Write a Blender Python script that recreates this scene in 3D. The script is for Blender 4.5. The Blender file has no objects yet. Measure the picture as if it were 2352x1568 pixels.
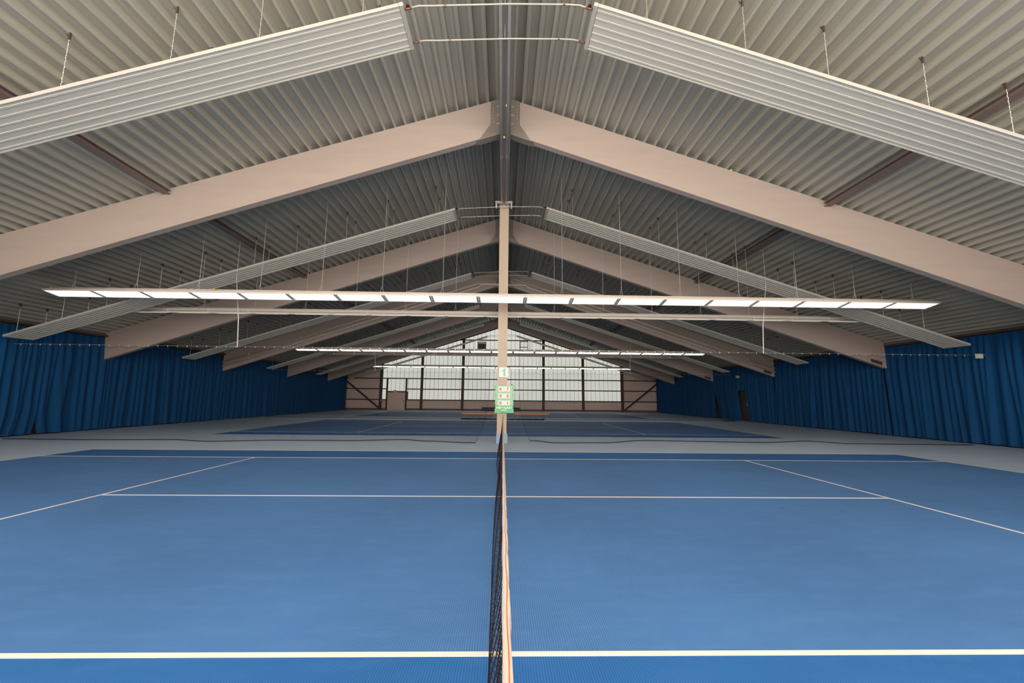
import bpy, bmesh, math, random
from mathutils import Vector, Matrix
random.seed(7)
C = bpy.context.scene
COL = C.collection

# ------------------------------------------------------------------ camera
IMG_W, FPX = 2352.0, 934.12
CAMP = Vector((-0.0267, 0.0, 1.6018))
PITCH, YAW, ROLL = 0.1362, 0.0215, 0.0095
fw = Vector((math.sin(YAW)*math.cos(PITCH), math.cos(YAW)*math.cos(PITCH), math.sin(PITCH)))
rt0 = Vector((math.cos(YAW), -math.sin(YAW), 0)); up0 = rt0.cross(fw)
rt = rt0*math.cos(ROLL)+up0*math.sin(ROLL); up = -rt0*math.sin(ROLL)+up0*math.cos(ROLL)
cam = bpy.data.cameras.new('camera'); cam.sensor_width = 36.0; cam.sensor_fit = 'HORIZONTAL'
cam.lens = FPX/IMG_W*36.0; cam.clip_end = 300; cam.clip_start = 0.05
camo = bpy.data.objects.new('camera', cam); COL.objects.link(camo)
camo.matrix_world = Matrix(((rt.x, up.x, -fw.x, CAMP.x), (rt.y, up.y, -fw.y, CAMP.y), (rt.z, up.z, -fw.z, CAMP.z), (0, 0, 0, 1)))
C.camera = camo

# ------------------------------------------------------------------ world, exposure
C.view_settings.view_transform = 'Standard'; C.view_settings.look = 'None'
C.view_settings.gamma = 1.0; C.view_settings.exposure = 0.0
C.view_settings.use_curve_mapping = False
w = bpy.data.worlds.new('sky'); C.world = w; w.use_nodes = True
w.node_tree.nodes['Background'].inputs[0].default_value = (0.75, 0.85, 1.0, 1)
w.node_tree.nodes['Background'].inputs[1].default_value = 1.0
NEAR_GLASS = 7.2      # daylight through the gable glazing behind the camera
FAR_GLASS = 0.72      # daylight through the far gable glazing
LAMP = 1.9            # fluorescent tubes
C.cycles.use_denoising = True
C.cycles.max_bounces = 8; C.cycles.diffuse_bounces = 3

# ------------------------------------------------------------------ materials
def nodes_of(m):
    m.use_nodes = True
    nt = m.node_tree
    return nt, nt.nodes, nt.links
def mat(name, col, rough=0.6, metal=0.0, var=0.12, scale=(3, 3, 3), spec=0.4, bump=0.0, bscale=40.0, detail=4.0):
    m = bpy.data.materials.new(name); nt, N, L = nodes_of(m)
    b = N['Principled BSDF']
    b.inputs['Roughness'].default_value = rough; b.inputs['Metallic'].default_value = metal
    b.inputs['Specular IOR Level'].default_value = spec
    tc = N.new('ShaderNodeTexCoord'); mp = N.new('ShaderNodeMapping'); mp.inputs['Scale'].default_value = scale
    L.new(tc.outputs['Object'], mp.inputs['Vector'])
    no = N.new('ShaderNodeTexNoise'); no.inputs['Scale'].default_value = 1.0; no.inputs['Detail'].default_value = detail
    L.new(mp.outputs[0], no.inputs['Vector'])
    mx = N.new('ShaderNodeMix'); mx.data_type = 'RGBA'
    mx.inputs['A'].default_value = tuple(c*(1-var) for c in col)+(1,)
    mx.inputs['B'].default_value = tuple(min(1, c*(1+var)) for c in col)+(1,)
    L.new(no.outputs['Fac'], mx.inputs['Factor']); L.new(mx.outputs['Result'], b.inputs['Base Color'])
    if bump > 0:
        n2 = N.new('ShaderNodeTexNoise'); n2.inputs['Scale'].default_value = bscale
        L.new(tc.outputs['Object'], n2.inputs['Vector'])
        bp = N.new('ShaderNodeBump'); bp.inputs['Strength'].default_value = bump; bp.inputs['Distance'].default_value = 0.01
        L.new(n2.outputs['Fac'], bp.inputs['Height']); L.new(bp.outputs[0], b.inputs['Normal'])
    return m
def emit(name, col, strength, var=0.0, scale=(1, 1, 1)):
    m = bpy.data.materials.new(name); nt, N, L = nodes_of(m)
    for n in list(N):
        if n.type == 'BSDF_PRINCIPLED': N.remove(n)
    e = N.new('ShaderNodeEmission'); e.inputs['Strength'].default_value = strength
    e.inputs['Color'].default_value = tuple(col)+(1,)
    if var:
        tc = N.new('ShaderNodeTexCoord'); mp = N.new('ShaderNodeMapping'); mp.inputs['Scale'].default_value = scale
        L.new(tc.outputs['Object'], mp.inputs['Vector'])
        no = N.new('ShaderNodeTexNoise'); no.inputs['Scale'].default_value = 1.0; no.inputs['Detail'].default_value = 2
        L.new(mp.outputs[0], no.inputs['Vector'])
        mx = N.new('ShaderNodeMix'); mx.data_type = 'RGBA'
        mx.inputs['A'].default_value = (col[0]*(1-var), col[1]*(1-var*0.7), col[2]*(1-var), 1)
        mx.inputs['B'].default_value = (col[0]*(1+var), col[1]*(1+var*0.9), col[2]*(1+var*1.2), 1)
        L.new(no.outputs['Fac'], mx.inputs['Factor']); L.new(mx.outputs['Result'], e.inputs['Color'])
    L.new(e.outputs[0], N['Material Output'].inputs['Surface'])
    return m
def carpet(name, col, ribs=True, rough=0.62, var=0.10, streak=0.2, mark=False):
    """ribbed tennis carpet: ridges run along Y, 15 mm apart; skid marks and worn patches"""
    m = bpy.data.materials.new(name); nt, N, L = nodes_of(m)
    b = N['Principled BSDF']; b.inputs['Roughness'].default_value = rough; b.inputs['Specular IOR Level'].default_value = 0.36
    tc = N.new('ShaderNodeTexCoord')
    def noise(scale, sc, det=3.0):
        mp = N.new('ShaderNodeMapping'); mp.inputs['Scale'].default_value = sc
        L.new(tc.outputs['Object'], mp.inputs['Vector'])
        no = N.new('ShaderNodeTexNoise'); no.inputs['Scale'].default_value = scale; no.inputs['Detail'].default_value = det
        L.new(mp.outputs[0], no.inputs['Vector']); return no.outputs['Fac']
    def mixc(a, bcol, fac):
        mx = N.new('ShaderNodeMix'); mx.data_type = 'RGBA'
        for k, v in (('A', a), ('B', bcol)):
            if isinstance(v, tuple): mx.inputs[k].default_value = v+(1,)
            else: L.new(v, mx.inputs[k])
        L.new(fac, mx.inputs['Factor']); return mx.outputs['Result']
    def ramp(x, lo, hi):
        r = N.new('ShaderNodeMapRange'); r.inputs['From Min'].default_value = lo; r.inputs['From Max'].default_value = hi
        L.new(x, r.inputs['Value']); return r.outputs['Result']
    c0 = tuple(c*(1-var) for c in col); c1 = tuple(c*(1+var) for c in col)
    base = mixc(c0, c1, ramp(noise(0.35, (1, 1, 1), 5), 0.35, 0.65))
    light = tuple(min(1, c*1.0+0.09) for c in col)
    sk = ramp(noise(1.0, (1.2, 14, 1), 3), 0.60, 0.78)
    mk = N.new('ShaderNodeMath'); mk.operation = 'MULTIPLY'; mk.inputs[1].default_value = streak
    L.new(sk, mk.inputs[0]); base = mixc(base, light, mk.outputs[0])
    base = mixc(base, tuple(min(1, c*1.15+0.03) for c in col), (lambda q: (setattr(q, 'operation', 'MULTIPLY'), setattr(q.inputs[1], 'default_value', 0.30), L.new(ramp(noise(2.2, (1, 2.6, 1), 6), 0.48, 0.75), q.inputs[0]), q.outputs[0])[3])(N.new('ShaderNodeMath')))
    if mark:
        mp = N.new('ShaderNodeMapping'); mp.vector_type = 'POINT'; mp.inputs['Location'].default_value = (-4.53, -6.14, 0)
        L.new(tc.outputs['Object'], mp.inputs['Vector'])
        m2 = N.new('ShaderNodeMapping'); m2.inputs['Scale'].default_value = (2.4, 3.9, 1); m2.inputs['Rotation'].default_value = (0, 0, 0.43); L.new(mp.outputs[0], m2.inputs['Vector'])
        ln = N.new('ShaderNodeVectorMath'); ln.operation = 'LENGTH'; L.new(m2.outputs[0], ln.inputs[0])
        sb_ = N.new('ShaderNodeMath'); sb_.operation = 'SUBTRACT'; sb_.inputs[1].default_value = 1.0; L.new(ln.outputs['Value'], sb_.inputs[0])
        ab = N.new('ShaderNodeMath'); ab.operation = 'ABSOLUTE'; L.new(sb_.outputs[0], ab.inputs[0])
        rg = N.new('ShaderNodeMapRange'); rg.inputs['From Min'].default_value = 0.03; rg.inputs['From Max'].default_value = 0.13; rg.inputs['To Min'].default_value = 1.0; rg.inputs['To Max'].default_value = 0.0
        L.new(ab.outputs[0], rg.inputs['Value'])
        ml = N.new('ShaderNodeMath'); ml.operation = 'MULTIPLY'; L.new(rg.outputs['Result'], ml.inputs[0]); L.new(ramp(noise(2.5, (1, 1, 1), 3), 0.40, 0.60), ml.inputs[1])
        mm = N.new('ShaderNodeMath'); mm.operation = 'MULTIPLY'; mm.inputs[1].default_value = 0.35; L.new(ml.outputs[0], mm.inputs[0])
        base = mixc(base, tuple(c*0.35 for c in col), mm.outputs[0])
    if ribs:
        sx = N.new('ShaderNodeSeparateXYZ'); L.new(tc.outputs['Object'], sx.inputs[0])
        def sinw(src, per):
            a = N.new('ShaderNodeMath'); a.operation = 'MULTIPLY'; a.inputs[1].default_value = 2*math.pi/per
            L.new(src, a.inputs[0]); s = N.new('ShaderNodeMath'); s.operation = 'SINE'; L.new(a.outputs[0], s.inputs[0])
            return s.outputs[0]
        ax = N.new('ShaderNodeMath'); ax.operation = 'MULTIPLY_ADD'; ax.inputs[1].default_value = 0.5; ax.inputs[2].default_value = 0.5
        L.new(sinw(sx.outputs['X'], 0.0165), ax.inputs[0])
        ay = N.new('ShaderNodeMath'); ay.operation = 'MULTIPLY_ADD'; ay.inputs[1].default_value = 0.2; ay.inputs[2].default_value = 0.8
        L.new(sinw(sx.outputs['Y'], 0.0125), ay.inputs[0])
        hh = N.new('ShaderNodeMath'); hh.operation = 'MULTIPLY'; L.new(ax.outputs[0], hh.inputs[0]); L.new(ay.outputs[0], hh.inputs[1])
        dk = N.new('ShaderNodeMix'); dk.data_type = 'RGBA'; dk.blend_type = 'MULTIPLY'; dk.inputs['Factor'].default_value = 1.0
        cr = N.new('ShaderNodeMapRange'); cr.inputs['To Min'].default_value = 0.72; cr.inputs['To Max'].default_value = 1.16
        L.new(hh.outputs[0], cr.inputs['Value']); L.new(base, dk.inputs['A']); L.new(cr.outputs['Result'], dk.inputs['B'])
        base = dk.outputs['Result']
        bp = N.new('ShaderNodeBump'); bp.inputs['Strength'].default_value = 0.35; bp.inputs['Distance'].default_value = 0.004
        L.new(hh.outputs[0], bp.inputs['Height']); L.new(bp.outputs[0], b.inputs['Normal'])
    L.new(base, b.inputs['Base Color'])
    return m

M = {}
M['court'] = carpet('blue court carpet', (0.072, 0.196, 0.455), mark=True)
M['alley'] = carpet('fresh blue court carpet', (0.024, 0.140, 0.40), streak=0.03)
M['surround'] = carpet('grey court carpet', (0.49, 0.59, 0.72), streak=0.02, var=0.05)
M['line'] = mat('white court line', (0.80, 0.735, 0.66), 0.7, var=0.04)
M['beam'] = mat('pinkish beige painted beam', (0.455, 0.36, 0.31), 0.55, var=0.09, scale=(0.8, 0.8, 4), detail=8.0)
M['pillar'] = mat('cream painted pillar', (0.54, 0.41, 0.31), 0.5, var=0.06, scale=(4, 4, 1.5))
M['deck'] = mat('grey beige coated steel deck', (0.455, 0.425, 0.355), 0.5, var=0.18, scale=(25, 0.5, 25), spec=0.5)
M['girder'] = mat('brown grey ridge girder', (0.26, 0.22, 0.20), 0.6, scale=(5, 0.5, 5))
M['plate'] = mat('grey brown steel plate', (0.23, 0.195, 0.165), 0.5, spec=0.5)
M['strut'] = mat('red brown steel strut', (0.22, 0.155, 0.14), 0.5)
M['bolt'] = mat('zinc bolt', (0.75, 0.74, 0.72), 0.35, metal=0.6)
M['panel'] = mat('white coated radiant panel', (0.64, 0.595, 0.51), 0.4, var=0.03)
M['rim'] = mat('white panel rim', (0.52, 0.485, 0.43), 0.45, var=0.03)
M['zinc'] = mat('galvanised pipe', (0.62, 0.61, 0.58), 0.4, metal=0.3)
M['whitepipe'] = mat('white pipe', (0.48, 0.455, 0.40), 0.4, var=0.04)
M['copper'] = mat('copper fitting', (0.24, 0.10, 0.06), 0.4, metal=0.4)
M['black'] = mat('black plastic', (0.015, 0.015, 0.015), 0.5)
M['chain'] = mat('steel chain', (0.58, 0.53, 0.47), 0.45, metal=0.4)
M['housing'] = mat('beige lamp housing', (0.74, 0.65, 0.57), 0.45, var=0.04)
M['endplate'] = mat('grey lamp louvre', (0.62, 0.61, 0.57), 0.45)
M['tube'] = emit('fluorescent light', (1.0, 0.98, 0.90), LAMP)
M['pane_far'] = emit('backlit translucent pane', (0.92, 0.92, 0.83), FAR_GLASS, var=0.12, scale=(0.16, 1, 0.35))
M['pane_near'] = emit('daylight translucent pane', (1.0, 0.92, 0.81), NEAR_GLASS)
M['curtain'] = mat('blue curtain cloth', (0.004, 0.066, 0.190), 0.8, var=0.2, scale=(2, 2, 0.4), spec=0.2, bump=0.15, bscale=120)
M['clad'] = mat('pinkish brown cladding', (0.90, 0.69, 0.61), 0.6, var=0.06, scale=(12, 12, 0.4))
M['darksteel'] = mat('dark brown steel', (0.085, 0.055, 0.048), 0.5)
M['redrail'] = mat('dark red rail', (0.17, 0.045, 0.035), 0.5)
M['darkwall'] = mat('dim wall', (0.16, 0.13, 0.12), 0.7)
M['netblack'] = mat('black net cord', (0.012, 0.010, 0.011), 1.0, spec=0.0)
M['netbrown'] = mat('dark brown net cord', (0.014, 0.009, 0.009), 0.9, spec=0.1)
M['rope'] = mat('dark blue rope', (0.012, 0.016, 0.03), 0.7)
M['band'] = mat('white net band', (0.60, 0.51, 0.44), 0.6, var=0.04, scale=(8, 3, 8))
M['stitch'] = mat('orange stitching', (0.55, 0.17, 0.05), 0.6)
M['wire'] = mat('steel wire', (0.55, 0.52, 0.48), 0.5, metal=0.3)
M['whiterope'] = mat('white rope', (0.75, 0.70, 0.62), 0.7)
M['bluepad'] = mat('pale blue base padding', (0.30, 0.38, 0.58), 0.6, var=0.05)
M['green'] = mat('green score board', (0.16, 0.52, 0.24), 0.45, var=0.10, scale=(6, 6, 6))
M['palegreen'] = mat('faded green band', (0.38, 0.60, 0.40), 0.45, var=0.12, scale=(9, 9, 9))
M['card'] = mat('white score card', (0.88, 0.80, 0.74), 0.6, var=0.03)
M['ink'] = mat('dark ink', (0.10, 0.03, 0.04), 0.6)
M['whiteink'] = mat('white ink', (0.88, 0.90, 0.86), 0.6)
M['teal'] = mat('pale teal ink', (0.28, 0.62, 0.56), 0.6, var=0.2, scale=(6, 6, 8))
M['signplate'] = mat('white number plate', (0.86, 0.83, 0.76), 0.5)
M['orange'] = mat('orange varnished wood', (0.80, 0.33, 0.12), 0.45, var=0.25, scale=(2, 12, 12))
M['orangeleg'] = mat('red brown varnished leg', (0.60, 0.17, 0.07), 0.5)
M['ball'] = mat('yellow green felt', (0.80, 0.78, 0.10), 0.9)
M['orangeball'] = mat('orange ball', (0.90, 0.45, 0.08), 0.8)
M['red'] = mat('red extinguisher', (0.35, 0.02, 0.02), 0.35)
M['white'] = mat('white plastic', (0.85, 0.85, 0.82), 0.5)
M['sign'] = mat('cream sign plastic', (0.74, 0.72, 0.56), 0.5)
M['signpale'] = mat('pale sign print', (0.86, 0.84, 0.72), 0.5)
M['exitgreen'] = mat('green sign plastic', (0.10, 0.28, 0.22), 0.5)
M['doorbrown'] = mat('brown door leaf', (0.15, 0.115, 0.095), 0.5)
M['leaf'] = mat('pinkish beige door leaf', (0.90, 0.66, 0.55), 0.55, var=0.05, scale=(14, 14, 0.4))
M['locker'] = mat('dark brown locker', (0.10, 0.045, 0.035), 0.5)
M['glassdark'] = mat('dark window glass', (0.05, 0.07, 0.11), 0.15, spec=0.6)
M['insul'] = mat('insulated pipe wrap', (0.78, 0.66, 0.58), 0.5, var=0.05)

# ------------------------------------------------------------------ mesh helpers
class MB:
    def __init__(s): s.v = []; s.f = []; s.mi = []; s.m = 0
    def quadstrip(s, rings, close=True, caps=True):
        n = len(rings[0]); b = len(s.v)
        for r in rings: s.v += [tuple(p) for p in r]
        k = n if close else n-1
        for i in range(len(rings)-1):
            for j in range(k):
                a = b+i*n+j; c = b+i*n+(j+1) % n
                s.f.append((a, c, c+n, a+n)); s.mi.append(s.m)
        if caps and close:
            s.f.append(tuple(range(b+n-1, b-1, -1))); s.mi.append(s.m)
            e = b+(len(rings)-1)*n
            s.f.append(tuple(range(e, e+n))); s.mi.append(s.m)
    def box(s, x0, x1, y0, y1, z0, z1):
        s.quadstrip([[(x0, y0, z0), (x1, y0, z0), (x1, y1, z0), (x0, y1, z0)], [(x0, y0, z1), (x1, y0, z1), (x1, y1, z1), (x0, y1, z1)]])
    def hexa(s, bot, top): s.quadstrip([bot, top])
    def prism(s, poly, y0, y1):                      # polygon in XZ, extruded along Y
        s.quadstrip([[(x, y1, z) for x, z in poly], [(x, y0, z) for x, z in poly]])
    def tube(s, pts, r, n=6, caps=True):
        pts = [Vector(p) for p in pts]; rings = []
        rr = r if isinstance(r, (list, tuple)) else [r]*len(pts)
        for i, p in enumerate(pts):
            d = (pts[min(i+1, len(pts)-1)]-pts[max(i-1, 0)]).normalized()
            a = Vector((0, 0, 1)) if abs(d.z) < 0.9 else Vector((0, 1, 0))
            u = d.cross(a).normalized(); v = d.cross(u)
            rings.append([p+(u*math.cos(2*math.pi*k/n)+v*math.sin(2*math.pi*k/n))*rr[i] for k in range(n)])
        s.quadstrip(rings, True, caps)
    def ball(s, c, r, n=8, m=6):
        rings = [[(c[0]+r*math.sin(math.pi*i/m)*math.cos(2*math.pi*k/n), c[1]+r*math.sin(math.pi*i/m)*math.sin(2*math.pi*k/n), c[2]-r*math.cos(math.pi*i/m)) for k in range(n)]
                 for i in ([0.15]+list(range(1, m))+[m-0.15])]
        s.quadstrip(rings)
    def mesh(s, name, mats, smooth=False):
        me = bpy.data.meshes.new(name); me.from_pydata(s.v, [], s.f)
        if not isinstance(mats, (list, tuple)): mats = [mats]
        for m in mats: me.materials.append(m)
        if len(mats) > 1: me.polygons.foreach_set('material_index', s.mi)
        if smooth: me.polygons.foreach_set('use_smooth', [True]*len(s.f))
        me.update(); return me
    def build(s, name, mats, parent=None, loc=(0, 0, 0), smooth=False):
        return inst(s.mesh(name, mats, smooth), name, parent, loc)
def inst(me, name, parent=None, loc=(0, 0, 0)):
    o = bpy.data.objects.new(name, me); COL.objects.link(o); o.location = loc
    if parent: o.parent = parent
    return o
def tag(o, label, cat, group=None):
    o['label'] = label; o['category'] = cat
    if group: o['group'] = group
    return o
def empty(name, label, cat, loc=(0, 0, 0), group=None):
    o = bpy.data.objects.new(name, None); COL.objects.link(o); o.location = loc; o.empty_display_size = 0.1
    return tag(o, label, cat, group)
def struct(o): o['kind'] = 'structure'; return o
def sempty(name):
    o = bpy.data.objects.new(name, None); COL.objects.link(o); return struct(o)
def stuff(o): o['kind'] = 'stuff'; return o
ORD = ['zeroth', 'first', 'second', 'third', 'fourth', 'fifth', 'sixth', 'seventh', 'eighth', 'ninth', 'tenth', 'eleventh', 'twelfth',
       'thirteenth', 'fourteenth', 'fifteenth', 'sixteenth', 'seventeenth', 'eighteenth', 'nineteenth', 'twentieth']

# ------------------------------------------------------------------ measures
XC = -0.05                                # centre plane of the structure
ZT = lambda x: 10.2-0.3265*abs(x-XC)      # top of roof beams = underside of the deck ribs
ZB = lambda x: 9.12-0.3345*abs(x-XC)      # bottom of roof beams
YW, YN = 48.1, -3.2                       # far and near gable wall
BEAMS = [2.80+7.92*k for k in range(6)]   # front faces
PW = 15.84                                # court and lamp period
COURTS = [6.89+15.64*k for k in range(3)]
XWL, XWR = -18.65, 18.55

# ------------------------------------------------------------------ floor, courts, lines
mb = MB(); mb.box(XWL-0.2, XWR+0.2, YN-0.2, YW+0.3, -0.1, 0.0)
floor = struct(mb.build('floor', M['surround']))
LW = 0.05
for i, yc in enumerate(COURTS):
    mb = MB(); mb.box(-11.885, 11.885, yc-4.115, yc+4.115, 0.0, 0.003)
    cs = mb.build('court_surface', M['court'], floor)
    for s in (-1, 1):
        mb = MB(); a, b = sorted((yc+s*4.115, yc+s*5.485)); mb.box(-11.885, 11.885, a, b, 0.0, 0.003)
        al = mb.build('doubles_alley', M['alley'], floor)
        mb = MB(); y = yc+s*5.46; mb.box(-11.885, 11.885, y-LW/2, y+LW/2, 0.003, 0.0045); mb.build('court_line', M['line'], al)
        mb = MB(); y = yc+s*4.09; mb.box(-11.835, 11.835, y-LW/2, y+LW/2, 0.003, 0.0045); mb.build('court_line', M['line'], cs)
        mb = MB(); x = s*6.4; mb.box(x-LW/2, x+LW/2, yc-4.065, yc+4.065, 0.003, 0.0045); mb.build('court_line', M['line'], cs)
        mb = MB(); x = s*11.86; mb.box(x-LW/2, x+LW/2, yc-5.435, yc+5.435, 0.003, 0.0045); mb.build('court_line', M['line'], cs)
    mb = MB(); mb.box(-6.375, 6.375, yc-LW/2, yc+LW/2, 0.003, 0.0045); mb.build('court_line', M['line'], cs)

# ------------------------------------------------------------------ roof deck: trapezoidal sheets, three ribs each
ceiling = sempty('ceiling')
PX = 0.2925
SL = math.sqrt(1+0.3265**2)
def deck_profile(side, x0, n):
    """list of (x, z) across n ribs starting at distance x0 from the ridge"""
    pts = []
    nx, nz = 0.3265/SL*1.0, 1/SL
    for k in range(n):
        base = x0+k*PX
        for dx, h in ((0.0, 0.150), (0.075, 0.150), (0.122, 0.0), (0.170, 0.0), (0.2175, 0.150)):
            pts.append((base+dx, h))
    pts.append((x0+n*PX, 0.150))
    return [(XC+side*(d+h*nx), 10.2-0.3265*d+h*nz) for d, h in pts]
bays = [(YN, BEAMS[1]+0.1)]+[(BEAMS[k]+0.1, BEAMS[k+1]+0.1) for k in range(1, 5)]+[(BEAMS[5]+0.1, YW)]
for side in (-1, 1):
    for s in range(21):
        x0 = 0.49-0.146-PX+s*3*PX
        pr = deck_profile(side, x0, 3)
        me = {}
        for (y0, y1) in bays:
            key = round(y1-y0, 3)
            if key not in me:
                mb = MB(); mb.quadstrip([[(x, 0, z) for x, z in pr], [(x, y1-y0, z) for x, z in pr]], close=False)
                me[key] = mb.mesh('roof_sheet', M['deck'])
            inst(me[key], 'roof_sheet', ceiling, (0, y0, 0))
mb = MB()      # insulation and roof skin above the sheets
for side in (-1, 1):
    mb.prism([(XC, 10.42), (XC+side*19.2, 10.42-0.3265*19.2), (XC+side*19.2, 10.50-0.3265*19.2), (XC, 10.50)][::side], YN-0.3, YW+0.3)
mb.build('roof_skin', M['darkwall'], ceiling)

# ------------------------------------------------------------------ ridge girder with two pipes
g = empty('ridge_girder', 'brown grey ridge girder running overhead from the camera to the far gable', 'girder', (XC, 0, 8.95))
mb = MB(); mb.prism([(-0.155, 0), (0.155, 0), (0.155, 0.06), (0.06, 0.10), (0.06, 1.0), (0.155, 1.03), (0.155, 1.08), (-0.155, 1.08), (-0.155, 1.03), (-0.06, 1.0), (-0.06, 0.10), (-0.155, 0.06)], YN+0.02, YW-0.25)
mb.build('web', M['girder'], g)
for s, nm in ((-1, 'left'), (1, 'right')):
    o = empty('ridge_pipe', 'galvanised pipe under the ridge girder, the %s one of the pair' % nm, 'pipe', (XC-0.02+s*0.085, 0, 8.86), 'pipes under the ridge girder')
    mb = MB(); mb.tube([(0, YN+0.1, 0), (0, 14.42, 0)], 0.030, 10); mb.build('pipe_run', M['zinc'], o, smooth=True)
    for y in (3.5, 7.4, 11.6):
        mb = MB(); mb.box(-0.036, 0.036, y-0.012, y+0.012, -0.01, 0.09); mb.build('pipe_clip', M['zinc'], o)
    mb = MB(); mb.tube([(0, 14.40, 0.0), (s*0.02, 14.47, 0.0), (s*0.10, 14.50, 0.03), (s*0.24, 14.50, 0.03)], 0.050, 10)
    mb.build('elbow', M['whitepipe'], o, smooth=True)
    mb = MB(); mb.tube([(s*0.20, 14.50, 0.03), (s*0.20, 14.50, -0.22)], 0.034, 8); mb.build('drop_pipe', M['zinc'], o, smooth=True)

# ------------------------------------------------------------------ roof beams (rafters), two halves per frame
TH = 0.2
names = ['overhead', 'nearest', 'second nearest', 'third', 'fourth', 'farthest']
for k, yf in enumerate(BEAMS):
    if k == 0: continue                                # above and behind the frame of the photograph
    for s, sd in ((-1, 'left'), (1, 'right')):
        extra = {3: ', with two pipes along it', 1: ', spanning the upper picture', 2: ', ending at the %s curtain' % sd, 4: ', beyond the piped one', 5: ', before the far gable'}[k]
        r = empty('roof_beam', '%s half of the %s pinkish beige roof beam%s' % (sd, names[k], extra), 'beam', (XC, yf, 0), 'sloping roof beams')
        X = lambda d: s*d
        lo = 0.13 if k == 5 else 0.0        # the farthest beam carries the sheets on packers
        z_t = lambda d: 10.2-0.3265*d; z_b = lambda d: 9.12-0.3345*d
        mb = MB(); poly = [(X(0.165), z_b(0.165)), (X(18.0), z_b(18.0)), (X(18.0), z_t(18.0)-lo), (X(0.165), z_t(0.165)-lo)]
        mb.prism(poly if s > 0 else poly[::-1], 0, TH); mb.build('rafter', M['beam'], r)
        if lo:
            for q in range(6):
                dq = 0.49+PX*(3+q*10); mb = MB(); mb.prism([(X(dq-0.03), z_t(dq)-lo-0.01), (X(dq+0.03), z_t(dq)-lo-0.01), (X(dq+0.03), z_t(dq)), (X(dq-0.03), z_t(dq))][::s], 0.0, TH); mb.build('packer', M['plate'], r)
        mb = MB(); gp = [(0.16, z_b(0.16)-0.02), (0.74, z_b(0.74)-0.02), (0.42, 9.34), (0.42, z_t(0.42)), (0.16, z_t(0.16))]
        gp = [(X(a), b) for a, b in gp]; mb.prism(gp if s > 0 else gp[::-1], -0.014, 0.0); mb.build('gusset_plate', M['plate'], r)
        mb = MB(); gp = [(X(0.16), z_b(0.16)-0.035), (X(0.80), z_b(0.80)-0.035), (X(0.80), z_b(0.80)), (X(0.16), z_b(0.16))]
        mb.prism(gp if s > 0 else gp[::-1], -0.02, TH+0.02); mb.build('shoe_plate', M['plate'], r)
        mb = MB()
        for j in range(7): mb.ball((X(0.345), -0.016, 9.40+j*0.108), 0.011, 6, 4)
        stuff(mb.build('bolts', M['bolt'], r))
        for j in range(3):
            mb = MB(); z = 9.36+j*0.27; mb.prism([(X(0.16), z), (X(0.25), z-0.02), (X(0.25), z+0.0), (X(0.16), z+0.02)][::s], -0.03, -0.012); mb.build('shoe_lug', M['bolt'], r)
        if s > 0 and k in (2, 3, 4):
            mb = MB(); mb.prism([(17.28, 3.40), (17.78, 3.25), (17.78, 3.41), (17.28, 3.55)], -0.03, 0.0); mb.build('bearing_plate', M['darksteel'], r)
# brown struts between the beams and along the eaves
for s, sd, xs in ((-1, 'left', -9.30), (1, 'right', 9.12)):
    for k in range(1, 6):
        y0 = (BEAMS[k-1]+TH if k > 1 else YN); y1 = BEAMS[k]
        mb = MB(); zz = ZT(xs)-0.012
        mb.box(xs-0.10, xs+0.10, y0, y1+0.06, zz-0.15, zz-0.135); mb.box(xs-0.02, xs+0.02, y0, y1+0.06, zz-0.135, zz-0.05); mb.box(xs-0.10, xs+0.10, y0, y1+0.06, zz-0.05, zz-0.035)
        lab = {1: 'in the bay before the nearest beam', 2: 'between the first and second roof beams', 3: 'between the second and third roof beams', 4: 'between the third and fourth roof beams', 5: 'between the fourth and farthest roof beams'}[k]
        tag(mb.build('roof_strut', M['strut']), 'red brown steel strut under the %s roof deck %s' % (sd, lab), 'strut', 'steel struts between the roof beams')
    mb = MB(); xe = s*17.97; mb.box(xe-0.05, xe+0.05, YN, YW-0.3, 4.12, 4.21)
    tag(mb.build('eave_beam', M['darksteel']), 'dark brown eave beam above the %s blue curtains' % sd, 'beam')

# ------------------------------------------------------------------ pillars
def pillar(y, label):
    p = empty('pillar', label, 'pillar', (XC, y, 0))
    mb = MB(); mb.box(-0.17, 0.17, 0, 0.34, 0.0, 8.86); mb.build('shaft', M['pillar'], p)
    mb = MB(); mb.box(-0.19, 0.19, -0.02, 0.36, 8.80, 8.95); mb.build('head', M['plate'], p)
    mb = MB(); mb.box(-0.185, 0.205, -0.03, 0.37, 0.0, 0.33); mb.build('base_pad', M['bluepad'], p)['label'] = 'pale blue painted base'
    return p
pillar(14.60, 'cream square pillar on a pale blue base, holding the green score board')
pillar(14.60+PW, 'cream pillar behind the score board pillar, between the wooden benches')
mb = MB(); mb.box(-0.17, 0.16, 14.584, 14.598, 2.31, 2.66)
np_ = mb.build('number_plate', M['signplate']); tag(np_, 'white plate with a pale teal number on the pillar', 'sign')

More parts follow.
